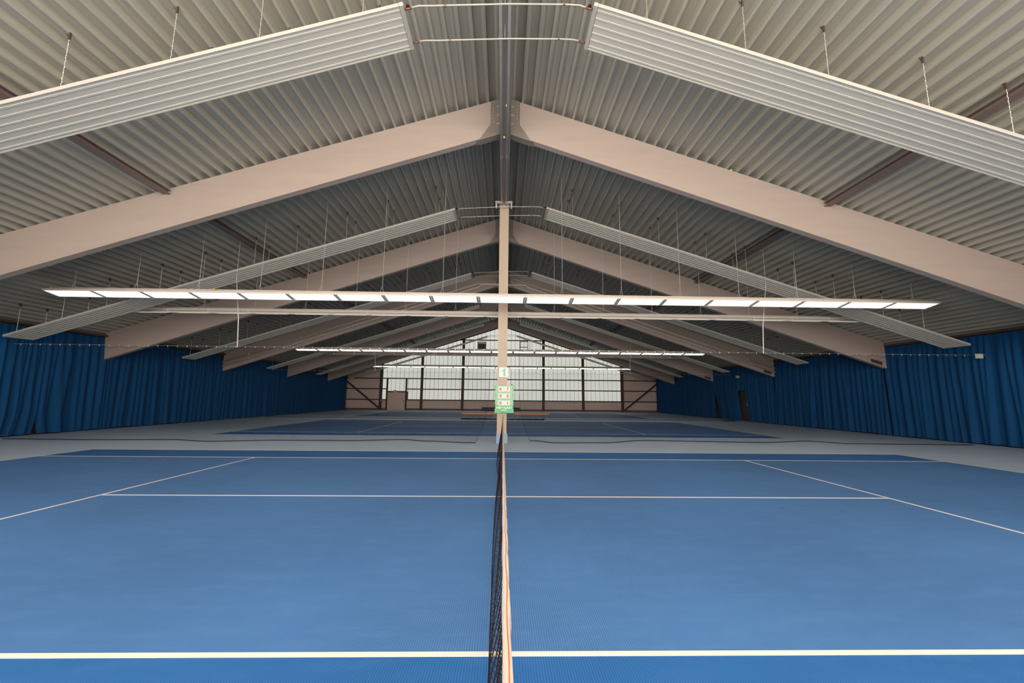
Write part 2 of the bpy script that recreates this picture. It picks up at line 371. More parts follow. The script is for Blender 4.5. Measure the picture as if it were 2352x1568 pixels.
# ------------------------------------------------------------------ text
def text_mesh(name, txt, size, material, depth=0.002, off=0.0, width=None):
    cu = bpy.data.curves.new(name, 'FONT'); cu.body = txt; cu.size = size; cu.extrude = depth; cu.offset = off; cu.align_x = 'CENTER'; cu.align_y = 'CENTER'
    to = bpy.data.objects.new(name, cu); COL.objects.link(to)
    dg = bpy.context.evaluated_depsgraph_get(); me = bpy.data.meshes.new_from_object(to.evaluated_get(dg))
    bpy.data.objects.remove(to); bpy.data.curves.remove(cu)
    xs = [v.co.x for v in me.vertices]; ys = [v.co.y for v in me.vertices]
    cx, cy = (min(xs)+max(xs))/2, (min(ys)+max(ys))/2
    k = width/(max(xs)-min(xs)) if width else 1.0
    for v in me.vertices:
        x, y, z = v.co; v.co = ((x-cx)*k, -z, y-cy)
    me.materials.clear(); me.materials.append(material); me.name = name
    return me
mb = MB(); mb.prism([(-0.10, 0.045), (-0.085, 0.020), (-0.02, 0.052), (-0.02, -0.135), (0.055, -0.135), (0.055, 0.13), (0.01, 0.135), (-0.03, 0.09)], 14.581, 14.584)
mb.build('numeral', M['teal'], np_, (0.01, 0, 2.485))

# ------------------------------------------------------------------ score board
sb = empty('score_board', 'green score board with white flip numbers hanging on the pillar above the net', 'scoreboard', (0.03, 14.54, 1.05))
mb = MB()
out = [(-0.335, 0), (0.335, 0), (0.335, 0.13), (0.318, 0.16), (0.318, 0.30), (0.335, 0.33), (0.335, 0.38), (0.318, 0.41), (0.318, 0.56), (0.335, 0.59), (0.335, 0.65), (0.318, 0.68), (0.318, 0.78), (0.335, 0.82), (0.335, 0.95),
       (0.32, 0.975), (-0.32, 0.975), (-0.335, 0.95), (-0.335, 0.82), (-0.318, 0.78), (-0.318, 0.68), (-0.335, 0.65), (-0.335, 0.59), (-0.318, 0.56), (-0.318, 0.41), (-0.335, 0.38), (-0.335, 0.33), (-0.318, 0.30), (-0.318, 0.16), (-0.335, 0.13)]
mb.prism(out, -0.012, 0.012); mb.build('board', M['green'], sb)
mb = MB(); mb.box(-0.30, 0.30, -0.016, -0.012, 0.27, 0.96); mb.build('faded_front', M['palegreen'], sb)
rows = ('67', '00', '01')
for i, r in enumerate(rows):
    zc = 0.84-i*0.245
    mb = MB(); mb.box(-0.205, 0.205, -0.026, -0.016, zc-0.088, zc+0.088); c = mb.build('score_card', M['card'], sb)
    for j, ch in enumerate(r):
        inst(text_mesh('numeral', ch, 0.15, M['ink'], 0.001, 0.001), 'numeral', c, (-0.13+j*0.25, -0.028, zc))
for z in (0.955, 0.72, 0.475):
    mb = MB(); mb.box(-0.05, -0.02, -0.03, -0.016, z-0.012, z+0.012); mb.build('card_clip', M['green'], sb)
inst(text_mesh('lettering', 'HEIM GAST', 0.10, M['whiteink'], 0.001, 0.003, 0.54), 'lettering', sb, (0, -0.014, 0.185))
inst(text_mesh('lettering', 'AMETROL', 0.045, M['whiteink'], 0.001, 0.0015, 0.23), 'lettering', sb, (0, -0.014, 0.095))
mb = MB(); mb.ball((0.27, 0, 0.995), 0.02); mb.build('red_knob', M['red'], sb)

# ------------------------------------------------------------------ far gable wall
wb = sempty('wall_back')
def gable_top(x): return 10.3-0.3265*abs(x-XC)
POSTS = [-14.2, -9.48, -4.72, 0.0, 4.75, 9.43, 14.07]
def clad_run(x0, x1, zfun, z0=0.17, step=1.0):
    n = max(1, round((x1-x0)/step)); d = (x1-x0)/n
    for i in range(n):
        a, b = x0+i*d, x0+(i+1)*d-0.012
        za, zb = zfun(a), zfun(b); mb = MB()
        m_ = 4; poly = [(a, z0), (b, z0), (b, zb), (a, za)]
        mb.prism(poly, YW, YW+0.06)
        for q in range(3):
            xq = a+(q+0.5)*d/3
            mb.box(xq-0.04, xq+0.04, YW-0.012, YW, z0+0.01, min(za, zb)-0.02)
        mb.build('wall_panel', M['clad'], wb)
clad_run(XWL, -14.2, gable_top); clad_run(14.07, XWR, gable_top)
clad_run(-14.2, -13.45, lambda x: 1.2, step=0.8); clad_run(-11.3, 14.07, lambda x: 1.2, step=1.17)
mb = MB(); mb.box(XWL, XWR, YW+0.12, YW+0.2, 0.0, 10.4); mb.build('outer_skin', M['darkwall'], wb)
mb = MB(); mb.box(XWL, -13.5, YW-0.03, YW+0.06, 0, 0.17); mb.box(-11.25, XWR, YW-0.03, YW+0.06, 0, 0.17); mb.build('plinth', M['strut'], wb)
for a, b in ((XWL, -13.5), (-11.25, XWR)):
    mb = MB(); mb.box(a, b, YW-0.07, YW-0.03, 0.15, 0.21); mb.build('red_rail', M['redrail'], wb)
# glazing: one strip of translucent profiled glass beside the other
win = struct(bpy.data.objects.new('window_1', None)); COL.objects.link(win)
xs = []; x = -14.05
W_OPEN = [(-3.05, -2.07, 7.20, 8.12), (1.95, 2.93, 7.12, 8.24)]
n = 56; d = (13.93+14.05)/n
for i in range(n):
    a, b = -14.05+i*d, -14.05+(i+1)*d-0.035
    zt_a, zt_b = gable_top(a)-0.02, gable_top(b)-0.02
    z0 = 1.22
    if b > -13.45 and a < -11.35: z0 = 2.17
    segs = [(z0, None)]
    for (wx0, wx1, wz0, wz1) in W_OPEN:
        if b > wx0 and a < wx1: segs = [(z0, wz0), (wz1, None)]
    for s0, s1 in segs:
        mb = MB(); poly = [(a, s0), (b, s0), (b, s1 or zt_b), (a, s1 or zt_a)]
        mb.prism(poly, YW+0.03, YW+0.05)
        mb.build('pane', M['pane_far'], win)
# steel frame in front of it
for i, px in enumerate(POSTS):
    mb = MB(); wd = 0.14; zt = gable_top(px)-0.16
    mb.box(px-wd, px+wd, YW-0.22, YW-0.20, 0, zt); mb.box(px-0.02, px+0.02, YW-0.20, YW-0.04, 0, zt); mb.box(px-wd, px+wd, YW-0.04, YW-0.02, 0, zt)
    mb.build('post', M['darksteel'], wb)
for z in (1.20, 2.44, 3.66, 5.22, 6.76, 8.30):
    half = min(18.4, (10.2-z)/0.3265-0.1)
    cuts = [-half]+[p for p in POSTS if abs(p) < half]+[half]
    for a, b in zip(cuts[:-1], cuts[1:]):
        segs = [(a, b)]
        if z < 3.0 and a < -12 < b: segs = [(a, -13.5), (-11.3, b)]
        for p, q in segs:
            mb = MB(); mb.box(p+0.15*(p in POSTS), q-0.15*(q in POSTS), YW-0.10, YW-0.02, z-0.06, z+0.06); mb.build('rail', M['darksteel'], wb)
for s in (-1, 1):
    mb = MB(); p0, p1 = (s*18.2, 3.30), (s*14.3, 0.22); nx, nz = 0.085*0.62, 0.085*0.78
    poly = [(p0[0]-s*nx, p0[1]+nz*1.0), (p0[0]+s*nx, p0[1]-nz), (p1[0]+s*nx, p1[1]-nz), (p1[0]-s*nx, p1[1]+nz)]
    poly = [(p0[0], p0[1]-0.13), (p0[0], p0[1]+0.13), (p1[0], p1[1]+0.13), (p1[0], p1[1]-0.13)]
    mb.prism(poly if s > 0 else poly[::-1], YW-0.16, YW-0.11); mb.build('brace', M['darksteel'], wb)
    mb = MB(); poly = [(XC, 10.2-0.30), (XC+s*18.3, 10.2-0.3265*18.3-0.30), (XC+s*18.3, 10.2-0.3265*18.3), (XC, 10.2)]
    mb.prism(poly[::s], YW-0.14, YW-0.03); mb.build('rake_beam', M['darksteel'], wb)
# two opening windows high in the gable
def small_window(nm, x0, x1, z0, z1, frame, blind):
    o = struct(bpy.data.objects.new(nm, None)); COL.objects.link(o)
    mb = MB()
    for a, b, c, e in ((x0, x0+0.09, z0, z1), (x1-0.09, x1, z0, z1), (x0+0.09, x1-0.09, z0, z0+0.08), (x0+0.09, x1-0.09, z1-0.08, z1)):
        mb.box(a, b, YW-0.06, YW+0.06, c, e)
    mb.build('window_frame', frame, o)
    if blind:
        mb = MB(); mb.box(x0+0.09, x1-0.09, YW-0.01, YW+0.02, z0+0.08, z1-0.24); mb.build('pane', M['glassdark'], o)
        mb = MB(); mb.box(x0+0.05, x1-0.05, YW-0.09, YW-0.06, z1-0.25, z1-0.03); mb.build('blind', M['white'], o)
        mb = MB(); xm = (x0+x1)/2; mb.box(xm-0.02, xm+0.02, YW-0.03, YW-0.01, z0+0.08, z1-0.25); mb.box(x0+0.09, x1-0.09, YW-0.03, YW-0.01, z0+0.24, z0+0.29); mb.build('glazing_bar', M['darksteel'], o)
    else:
        mb = MB(); mb.box(x0+0.09, x1-0.09, YW, YW+0.02, z0+0.08, z1-0.08); mb.build('pane', M['pane_far'], o)
        mb = MB(); xm = (x0+x1)/2; mb.box(xm-0.02, xm+0.02, YW-0.03, YW-0.01, z0+0.08, z1-0.08); mb.box(x0+0.09, x1-0.09, YW-0.03, YW-0.01, z0+0.36, z0+0.44); mb.build('glazing_bar', M['strut'], o)
small_window('window_2', -3.06, -2.07, 7.20, 8.12, M['darksteel'], True)
small_window('window_3', 1.94, 2.93, 7.12, 8.24, M['clad'], False)
# the door in the far gable
d1 = struct(bpy.data.objects.new('door_1', None)); COL.objects.link(d1)
mb = MB(); mb.box(-13.40, -11.36, YW-0.10, YW-0.03, 0.01, 2.05); mb.build('door_leaf', M['leaf'], d1)
for x in (-13.49, -11.27):
    mb = MB(); mb.box(x-0.09, x+0.09, YW-0.16, YW-0.02, 0, 3.62); mb.build('door_post', M['darksteel'], d1)
mb = MB(); mb.box(-13.40, -11.36, YW-0.14, YW-0.02, 2.06, 2.20); mb.build('door_head', M['darksteel'], d1)
mb = MB(); mb.box(-11.55, -11.50, YW-0.15, YW-0.10, 0.98, 1.12); mb.build('door_handle', M['black'], d1)
mb = MB(); mb.box(-12.72, -12.30, YW-0.20, YW-0.14, 2.06, 2.30)
tag(mb.build('exit_sign', M['sign']), 'small pale sign box above the pinkish door in the far gable', 'sign')
def extinguisher(loc, label, rot=0):
    e = empty('fire_extinguisher', label, 'extinguisher', loc); e.rotation_euler = (0, 0, rot)
    mb = MB(); mb.tube([(0, 0, 0.0), (0, 0, 0.03), (0, 0, 0.36), (0, 0, 0.42), (0, 0, 0.46)], [0.06, 0.08, 0.08, 0.06, 0.03], 10); mb.build('cylinder', M['red'], e, smooth=True)
    mb = MB(); mb.box(-0.02, 0.02, -0.07, 0.03, 0.46, 0.52); mb.build('valve_head', M['black'], e)
    mb = MB(); mb.tube([(0, -0.05, 0.48), (0.09, -0.06, 0.42), (0.10, -0.05, 0.15)], 0.012, 6); mb.build('hose', M['black'], e)
    mb = MB(); mb.box(-0.05, 0.05, -0.083, -0.078, 0.14, 0.30); mb.build('sticker', M['white'], e)
    mb = MB(); mb.box(-0.06, 0.06, 0.07, 0.10, 0.1, 0.4); mb.build('bracket', M['black'], e)
extinguisher((-14.05, YW-0.32, 0.88), 'dark red fire extinguisher on the far gable post left of the door')
# low dark locker bench at the foot of the far gable
lk = empty('locker_bench', 'long dark brown low cupboard against the foot of the far gable', 'cupboard', (-0.2, YW-0.80, 0))
mb = MB(); mb.box(-2.2, 2.15, 0, 0.5, 0.05, 0.40); mb.build('body', M['locker'], lk)
mb = MB(); mb.box(-2.25, 2.20, -0.03, 0.5, 0.40, 0.43); mb.build('top', M['locker'], lk)
for i in range(4):
    mb = MB(); mb.box(-2.18+i*1.085, -1.13+i*1.085, -0.02, 0, 0.07, 0.38); mb.build('door', M['locker'], lk)

# ------------------------------------------------------------------ near gable (behind the camera) and side walls
wf = sempty('wall_front')
mb = MB(); mb.box(XWL, XWR, YN-0.2, YN-0.06, 0, 10.4); mb.build('outer_skin', M['darkwall'], wf)
mb = MB(); mb.box(XWL, XWR, YN-0.06, YN, 0, 1.2); mb.build('plinth', M['clad'], wf)
for a, b in ((XWL, -14.1), (14.1, XWR)):
    mb = MB(); mb.prism([(a, 1.2), (b, 1.2), (b, gable_top(b)), (a, gable_top(a))], YN-0.06, YN); mb.build('wall_panel', M['clad'], wf)
wn = struct(bpy.data.objects.new('window_4', None)); COL.objects.link(wn)
for i in range(6):
    a, b = -14.1+i*4.7+0.14, -14.1+(i+1)*4.7-0.14
    mb = MB()
    if a < XC < b: poly = [(a, 1.25), (b, 1.25), (b, gable_top(b)-0.3), (XC, gable_top(XC)-0.3), (a, gable_top(a)-0.3)]
    else: poly = [(a, 1.25), (b, 1.25), (b, gable_top(b)-0.3), (a, gable_top(a)-0.3)]
    mb.prism(poly, YN-0.05, YN-0.02); mb.build('pane', M['pane_near'], wn)
for px in [-14.1+4.7*i for i in range(7)]:
    mb = MB(); mb.box(px-0.14, px+0.14, YN-0.02, YN+0.2, 0, gable_top(px)-0.2); mb.build('post', M['darksteel'], wf)
wl = sempty('wall_left'); wr = sempty('wall_right')
mb = MB(); mb.box(XWL-0.2, XWL, YN-0.2, YW+0.2, 0, 4.4); mb.build('wall_face', M['darkwall'], wl)
mb = MB(); mb.box(XWR, XWR+0.2, YN-0.2, YW+0.2, 0, 4.4); mb.build('wall_face', M['darkwall'], wr)
for wo, xw, s in ((wl, XWL, 1), (wr, XWR, -1)):
    for (a, b) in ([(YN, YW)] if s > 0 else [(YN, 29.9), (31.5, YW)]):
        mb = MB(); x0, x1 = sorted((xw, xw+s*0.05)); mb.box(x0, x1, a, b, 0, 0.16); mb.build('skirting', M['redrail'], wo)
d2 = struct(bpy.data.objects.new('door_2', None)); COL.objects.link(d2)
mb = MB(); mb.box(XWR-0.06, XWR, 30.0, 31.4, 0.16, 2.2); mb.build('door_leaf', M['doorbrown'], d2)
mb = MB(); mb.box(XWR-0.07, XWR, 30.0, 31.4, 0.05, 0.16); mb.build('kick_rail', M['redrail'], d2)
for y in (29.94, 31.46):
    mb = MB(); mb.box(XWR-0.10, XWR, y-0.06, y+0.06, 0, 2.27); mb.build('door_frame', M['darksteel'], d2)
mb = MB(); mb.box(XWR-0.10, XWR, 30.0, 31.4, 2.2, 2.27); mb.build('door_head', M['darksteel'], d2)
extinguisher((XWR-0.17, 30.42, 1.0), 'dark red fire extinguisher half hidden in the curtain opening, right wall', math.radians(-90))

# ------------------------------------------------------------------ curtains
def curtain(side, y0, y1, label, seed, pull0=0.0, pull1=0.0, ph=0.6, hole=None, top=4.08, gz=2.2):
    rnd = random.Random(seed)
    xb = side*18.08 if side < 0 else 18.08
    ny = int((y1-y0)/0.035); zs = [0.04, 0.3, 0.8, 1.4, 2.0, 2.25, 2.8, 3.3, 3.6, 3.85, top]
    folds = []; y = y0-1
    while y < y1+1:
        wl_ = rnd.choice((rnd.uniform(0.14, 0.26), rnd.uniform(0.26, 0.46))); folds.append((y, wl_, rnd.uniform(0.065, 0.13)+0.15*max(0, wl_-0.2), rnd.uniform(-0.16, 0.16))); y += wl_
    def depth(y, z):
        t = z/top; amp = min(1.0, (1.02-t)*3.2+0.12)
        h = 0.0
        for fy, wl_, a, lean in folds:
            c = fy+lean*(1-t)
            u = (y-c)/wl_
            if -0.5 < u < 0.5: h += a*(0.5+0.5*math.cos(2*math.pi*u))**0.75
        return h*amp
    ph1, ph2 = rnd.uniform(0, 6), rnd.uniform(0, 6)
    v = []; f = []
    for z in zs:
        g = max(0.0, (gz-z)/gz)
        a, b = y0+pull0*g**0.7, y1-pull1*g**0.7
        for j in range(ny+1):
            y = a+(b-a)*j/ny
            yy = y0+(y1-y0)*j/ny
            x = xb-side*(depth(yy, z)+0.03*math.sin(yy*0.9+ph1)*(1-z/top))
            v.append((x, y, z+(0.012*math.sin(yy*2.3+ph2) if z < 0.1 else 0)))
    for i in range(len(zs)-1):
        for j in range(ny):
            ym = y0+(y1-y0)*(j+0.5)/ny
            if hole and hole[0] < ym < hole[1] and zs[i+1] <= 2.3: continue
            a = i*(ny+1)+j; q = (a, a+1, a+ny+2, a+ny+1)
            f.append(q if side < 0 else q[::-1])
    me = bpy.data.meshes.new('curtain'); me.from_pydata(v, [], f); me.materials.append(M['curtain'])
    me.polygons.foreach_set('use_smooth', [True]*len(f)); me.update()
    o = inst(me, 'curtain'); tag(o, label, 'curtain', 'blue curtains along the side walls'); return o
B = BEAMS
e = 0.02
curtain(-1, YN+0.3, B[1]+e, 'long blue curtain on the left wall beside and behind the viewer', 1)
curtain(-1, B[1]+0.2, 16.33, 'blue curtain at the left picture edge, before the gap at its hem', 2, pull1=0.12, gz=0.5)
curtain(-1, 16.36, B[2]+0.18, 'short blue curtain between the hem gap and the second left beam', 3, pull0=0.12, gz=0.5)
curtain(-1, B[2]+0.22, B[3]+0.18, 'blue curtain on the left between the second and third roof beams', 4)
curtain(-1, B[3]+0.22, B[4]+0.18, 'blue curtain on the left between the third and fourth roof beams', 5)
curtain(-1, B[4]+0.22, B[5]+0.18, 'dark blue curtain on the left between the fourth and farthest beams', 6)
curtain(-1, B[5]+0.22, YW-0.4, 'last dark blue curtain on the left, ending beside the far gable', 7, pull1=0.3, gz=4)
curtain(1, YN+0.3, B[1]+e, 'long blue curtain on the right wall beside and behind the viewer', 11)
curtain(1, B[1]+0.2, B[2]+0.18, 'blue curtain at the right picture edge, behind the cream sign', 12)
curtain(1, B[2]+0.22, B[3]+0.18, 'blue curtain on the right between the second and third roof beams', 13)
curtain(1, B[3]+0.22, B[4]+0.0, 'blue curtain on the right cut open around the brown door', 14, pull1=0.75, hole=(30.12, 31.18), gz=2.3)
curtain(1, B[4]+0.04, B[5]+0.18, 'dark blue curtain on the right beyond the dark triangular gap', 15)
curtain(1, B[5]+0.22, YW-0.4, 'last dark blue curtain on the right, ending beside the far gable', 16, pull1=-0.1, gz=4)

# wall signs on the right
o = empty('exit_sign', 'cream sign box standing out from the right blue curtain', 'sign', (17.78, 14.75, 3.29))
mb = MB(); mb.box(-0.12, 0.12, -0.03, 0.03, -0.085, 0.085); mb.build('sign_box', M['sign'], o)
mb = MB(); mb.prism([(-0.07, 0), (-0.03, 0.035), (-0.03, 0.014), (0.05, 0.014), (0.05, -0.014), (-0.03, -0.014), (-0.03, -0.035)][::-1], -0.034, -0.03); mb.build('arrow', M['signpale'], o)
mb = MB(); mb.box(0.10, 0.75, -0.012, 0.012, 0.03, 0.055); mb.build('arm', M['wire'], o)
o = empty('exit_sign', 'small dark green sign above the door opening in the right curtain', 'sign', (17.70, 30.45, 3.29))
mb = MB(); mb.box(-0.13, 0.13, -0.03, 0.03, -0.10, 0.10); mb.build('sign_box', M['exitgreen'], o)
mb = MB(); mb.box(-0.10, -0.03, -0.034, -0.03, -0.06, 0.02); mb.box(0.03, 0.10, -0.034, -0.03, -0.08, 0.07); mb.box(-0.08, 0.10, -0.034, -0.03, 0.05, 0.08); mb.build('pictogram', M['whiteink'], o)
mb = MB(); mb.box(0.11, 0.80, -0.012, 0.012, 0.03, 0.055); mb.build('arm', M['wire'], o)

# ------------------------------------------------------------------ radiant ceiling panels
A = math.atan(0.32); ca, sa = math.cos(A), math.sin(A)
def pan_prof():
    p = [(0.0, 0.055), (0.0, -0.004), (0.02, -0.004), (0.022, 0.0)]
    for i in range(6):
        c = 0.075+0.15*i
        p += [(c-0.017, 0.0), (c-0.014, -0.007), (c-0.007, -0.007), (c-0.003, 0.006), (c+0.003, 0.006), (c+0.007, -0.007), (c+0.014, -0.007), (c+0.017, 0.0)]
    p += [(0.878, 0.0), (0.88, -0.004), (0.90, -0.004), (0.90, 0.055)]
    return p
PP = pan_prof()
def pmap(s, x_in, sl, y, n):        # s side, sl distance along the slope from the inner end
    return (x_in+s*(sl*ca+n*sa), y, 9.06-0.32*abs(x_in)+(-sl*sa+n*ca))
PANEL = {}
for s, x_in in ((-1, -1.90), (1, 1.55)):
    secs = [(0.05, 4.40), (4.406, 10.70), (10.706, 16.12)]; ms = []
    for a, b in secs:
        mb = MB(); mb.quadstrip([[pmap(s, x_in, a, y, n) for y, n in PP][::s], [pmap(s, x_in, b, y, n) for y, n in PP][::s]])
        ms.append(mb.mesh('panel_section', M['panel']))
    mj = []
    for sl in (4.403, 10.703):
        mb = MB(); mb.quadstrip([[pmap(s, x_in, sl-0.010, y, n) for y, n in ((-0.001, 0.056), (-0.001, -0.003), (0.901, -0.003), (0.901, 0.056))], [pmap(s, x_in, sl+0.010, y, n) for y, n in ((-0.001, 0.056), (-0.001, -0.003), (0.901, -0.003), (0.901, 0.056))]]); mj.append(mb.mesh('joint_cover', M['panel']))
    mb = MB(); mb.quadstrip([[pmap(s, x_in, a, y, n) for y, n in ((-0.006, 0.06), (-0.006, -0.008), (0.004, -0.008), (0.004, 0.06))] for a in (0.05, 16.12)]); mr = mb.mesh('rim', M['rim'])
    mb = MB(); mb.quadstrip([[pmap(s, x_in, a, y, n) for y, n in ((0.896, 0.06), (0.896, -0.008), (0.906, -0.008), (0.906, 0.06))] for a in (0.05, 16.12)]); mr2 = mb.mesh('rim', M['rim'])
    caps = []
    for a, b in ((-0.03, 0.045), (16.125, 16.18)):
        mb = MB(); mb.quadstrip([[pmap(s, x_in, q, y, n) for y, n in ((-0.008, 0.062), (-0.008, -0.014), (0.908, -0.014), (0.908, 0.062))] for q in (a, b)]); caps.append(mb.mesh('end_cap', M['rim']))
    mv = []
    for y in (0.10, 0.80):
        mb = MB(); p0 = pmap(s, x_in, -0.03, y, 0.02); mb.tube([p0, (p0[0]-s*0.05, p0[1], p0[2]+0.012), (p0[0]-s*0.13, p0[1], p0[2]+0.03)], 0.02, 8)
        mv.append(mb.mesh('valve', M['copper'], True))
    mb = MB(); p0 = pmap(s, x_in, -0.03, 0.10, 0.02); mb.tube([(p0[0]-s*0.06, p0[1], p0[2]+0.03), (p0[0]-s*0.06, p0[1], p0[2]+0.075)], 0.035, 8)
    mk = mb.mesh('valve_knob', M['black'])
    PANEL[s] = (ms, mj, mr, mr2, caps, mv, mk, x_in)
# one hanging chain, links suggested by beads, with a dark hook at the deck
def chain_mesh(length):
    mb = MB(); n_ = int(length/0.028); pts = []; rr = []
    for i in range(n_+1):
        pts.append((0.003*math.sin(i*1.7), 0.003*math.cos(i*1.3), length*i/n_)); rr.append(0.0095 if i % 2 else 0.0045)
    mb.tube(pts, rr, 4); mb.m = 1
    mb.box(-0.016, 0.016, -0.014, 0.014, length-0.03, length+0.10)
    mb.hexa([(-0.012, -0.01, length+0.0), (-0.012, 0.01, length+0.0), (-0.004, 0.01, length-0.01), (-0.004, -0.01, length-0.01)], [(-0.065, -0.01, length+0.075), (-0.065, 0.01, length+0.075), (-0.055, 0.01, length+0.08), (-0.055, -0.01, length+0.08)])
    return mb.mesh('chain', [M['chain'], M['darksteel']])
CH = chain_mesh(1.0)
PY = [6.37+7.92*k for k in range(6)]
pn = ['nearest', 'second', 'third', 'fourth', 'fifth', 'farthest']
KS = [7, 13, 18, 24, 29, 35, 40, 46, 51, 56]
for k, y0 in enumerate(PY):
    for s, sd in ((-1, 'left'), (1, 'right')):
        ms, mj, mr, mr2, caps, mv, mk, x_in = PANEL[s]
        where = {0: 'overhead before the nearest beam', 1: 'crossing behind the nearest lamp row', 2: 'before the beam with pipes', 3: 'beyond the beam with pipes', 4: 'before the farthest roof beam', 5: 'dark against the far gable glass'}[k]
        o = empty('radiant_panel', '%s %s ribbed white heating panel hung on chains, %s' % (pn[k], sd, where), 'heater', (0, y0, 0), 'sloping radiant heating panels')
        for m_ in ms: inst(m_, 'panel_section', o)
        
        for j_ in mj: inst(j_, 'joint_cover', o)
        inst(mr, 'rim', o); inst(mr2, 'rim', o)
        for c_ in caps: inst(c_, 'end_cap', o)
        for v_ in mv: inst(v_, 'valve', o)
        inst(mk, 'valve_knob', o)
        for kk in KS:
            dx = 0.44+PX*kk+0.05; X_ = XC+s*dx
            if abs(X_) > abs(x_in)+15.2: continue
            zp = 9.06-0.32*abs(X_)+0.05; zd = ZT(X_)
            for yy in (0.03, 0.87):
                c_ = inst(CH, 'chain', o, (X_, yy, zp)); c_.scale = (1, 1, (zd-zp-0.09))
    # the two pipes that join the halves across the ridge
    for yy, nm, h in ((0.10, 'near', 0.035), (0.80, 'far', 0.035)):
        pL = pmap(-1, -1.90, -0.16, yy, 0.02); pR = pmap(1, 1.55, -0.16, yy, 0.02)
        dz = 0.05 if nm == 'near' else 0.03
        pts = [pL, (pL[0]+0.12, pL[1], pL[2]+dz*0.8), (pL[0]+0.35, pL[1], pL[2]+dz), (0.0, pL[1], (pL[2]+pR[2])/2+dz+0.03), (pR[0]-0.35, pL[1], pR[2]+dz), (pR[0]-0.12, pR[1], pR[2]+dz*0.8), pR]
        mb = MB(); mb.tube(pts, 0.0145, 8)
        po = mb.build('link_pipe', M['whitepipe'], None, (0, y0, 0), smooth=True)
        tag(po, 'thin white pipe joining the %s heating panels across the ridge, %s edge' % (pn[k], nm), 'pipe', 'pipes joining the heating panels')
        for xq in (-1.15, 1.0):
            zq = (pL if xq < 0 else pR)[2]+dz
            mb = MB(); mb.tube([(xq-0.02, yy, zq), (xq+0.02, yy, zq)], 0.021, 8); mb.build('pipe_joint', M['copper'], po)
        mb = MB(); mb.tube([(-0.07, yy, (pL[2]+pR[2])/2+dz+0.02), (-0.07, yy, 8.96)], 0.005, 4); mb.build('pipe_hanger', M['wire'], po)

# ------------------------------------------------------------------ lamp rows
LN = 1.55
def lamp_meshes():
    h = LN/2-0.006
    prof_o = [(0.0, 0.0), (0.0, 0.075), (0.05, 0.10), (0.42, 0.115), (0.50, 0.09), (0.50, -0.085)]
    prof_i = [(0.488, -0.078), (0.488, 0.075), (0.42, 0.10), (0.05, 0.088), (0.012, 0.068), (0.012, 0.004)]
    mb = MB(); mb.quadstrip([[(-h, y, z) for y, z in prof_o+prof_i], [(h, y, z) for y, z in prof_o+prof_i]])
    mb.m = 1; mb.box(-h, h, 0.498, 0.504, -0.012, 0.008)           # dark seam along the back
    mb.m = 0; mb.box(-h, h, 0.498, 0.512, 0.07, 0.078)
    mh = mb.mesh('housing', [M['housing'], M['strut']])
    g_ = h-0.06
    mb = MB(); mb.hexa([(-g_, 0.014, 0.006), (g_, 0.014, 0.006), (g_, 0.486, -0.070), (-g_, 0.486, -0.070)], [(-g_, 0.014, 0.016), (g_, 0.014, 0.016), (g_, 0.486, -0.060), (-g_, 0.486, -0.060)])
    mt = mb.mesh('light_panel', M['tube'])
    me_ = []
    for s in (-1, 1):
        mb = MB(); a, b = sorted((s*g_, s*h))
        mb.hexa([(a, 0.014, 0.004), (b, 0.014, 0.004), (b, 0.486, -0.072), (a, 0.486, -0.072)], [(a, 0.014, 0.016), (b, 0.014, 0.016), (b, 0.486, -0.060), (a, 0.486, -0.060)])
        for q in (0.35, 0.7):
            xq = a+(b-a)*q; mb.hexa([(xq-0.006, 0.014, -0.004), (xq+0.006, 0.014, -0.004), (xq+0.006, 0.486, -0.082), (xq-0.006, 0.486, -0.082)], [(xq-0.006, 0.014, 0.006), (xq+0.006, 0.014, 0.006), (xq+0.006, 0.486, -0.070), (xq-0.006, 0.486, -0.070)])
        me_.append(mb.mesh('lamp_holder', M['endplate']))
    return mh, mt, me_
MH, MT, ME_ = lamp_meshes()
ROWS = [(13.0, 1, 'nearest lit lamp row'), (16.40, -1, 'backed row behind the nearest lit row'), (28.84, 1, 'second lit lamp row'),
        (32.24, -1, 'backed row behind the second lit row'), (44.68, 1, 'farthest lit lamp row')]
NL = 19
for y, dirn, rn in ROWS:
    z = 4.845; xa = -14.82 if dirn > 0 else -14.72
    if dirn < 0: z = 4.845
    L_ = NL*LN
    rail = empty('lamp_rail', 'carrier rail and hanging wires above the %s' % rn, 'rail', (xa+L_/2, y+0.25*dirn, z+0.12), 'carrier rails of the lamp rows')
    mb = MB(); mb.box(-L_/2, L_/2, -0.04, 0.04, -0.004, 0.05); mb.build('rail_profile', M['housing'], rail)
    for i in range(15):
        xw = -L_/2+0.75+i*2.0
        zt = 10.2-0.3265*abs(xw+xa+L_/2-XC)-(z+0.12)
        if abs(xw+xa+L_/2-XC) < 0.35: continue
        mb = MB(); mb.tube([(xw, 0, 0.28), (xw, 0, zt)], 0.008, 4); mb.tube([(xw, 0, 0.29), (xw-0.07, 0, 0.05)], 0.005, 4); mb.tube([(xw, 0, 0.29), (xw+0.03, 0, 0.05)], 0.006, 4)
        mb.build('wire', M['wire'], rail)
    for i in range(NL):
        o = empty('ceiling_lamp', '%s lamp from the left in the %s' % (ORD[i+1], rn), 'lamp', (xa+(i+0.5)*LN, y, z), 'fluorescent lamps in hanging rows')
        if dirn < 0: o.rotation_euler = (0, 0, math.pi)
        inst(MH, 'housing', o); inst(MT, 'light_panel', o)
        for m_ in ME_: inst(m_, 'lamp_holder', o)

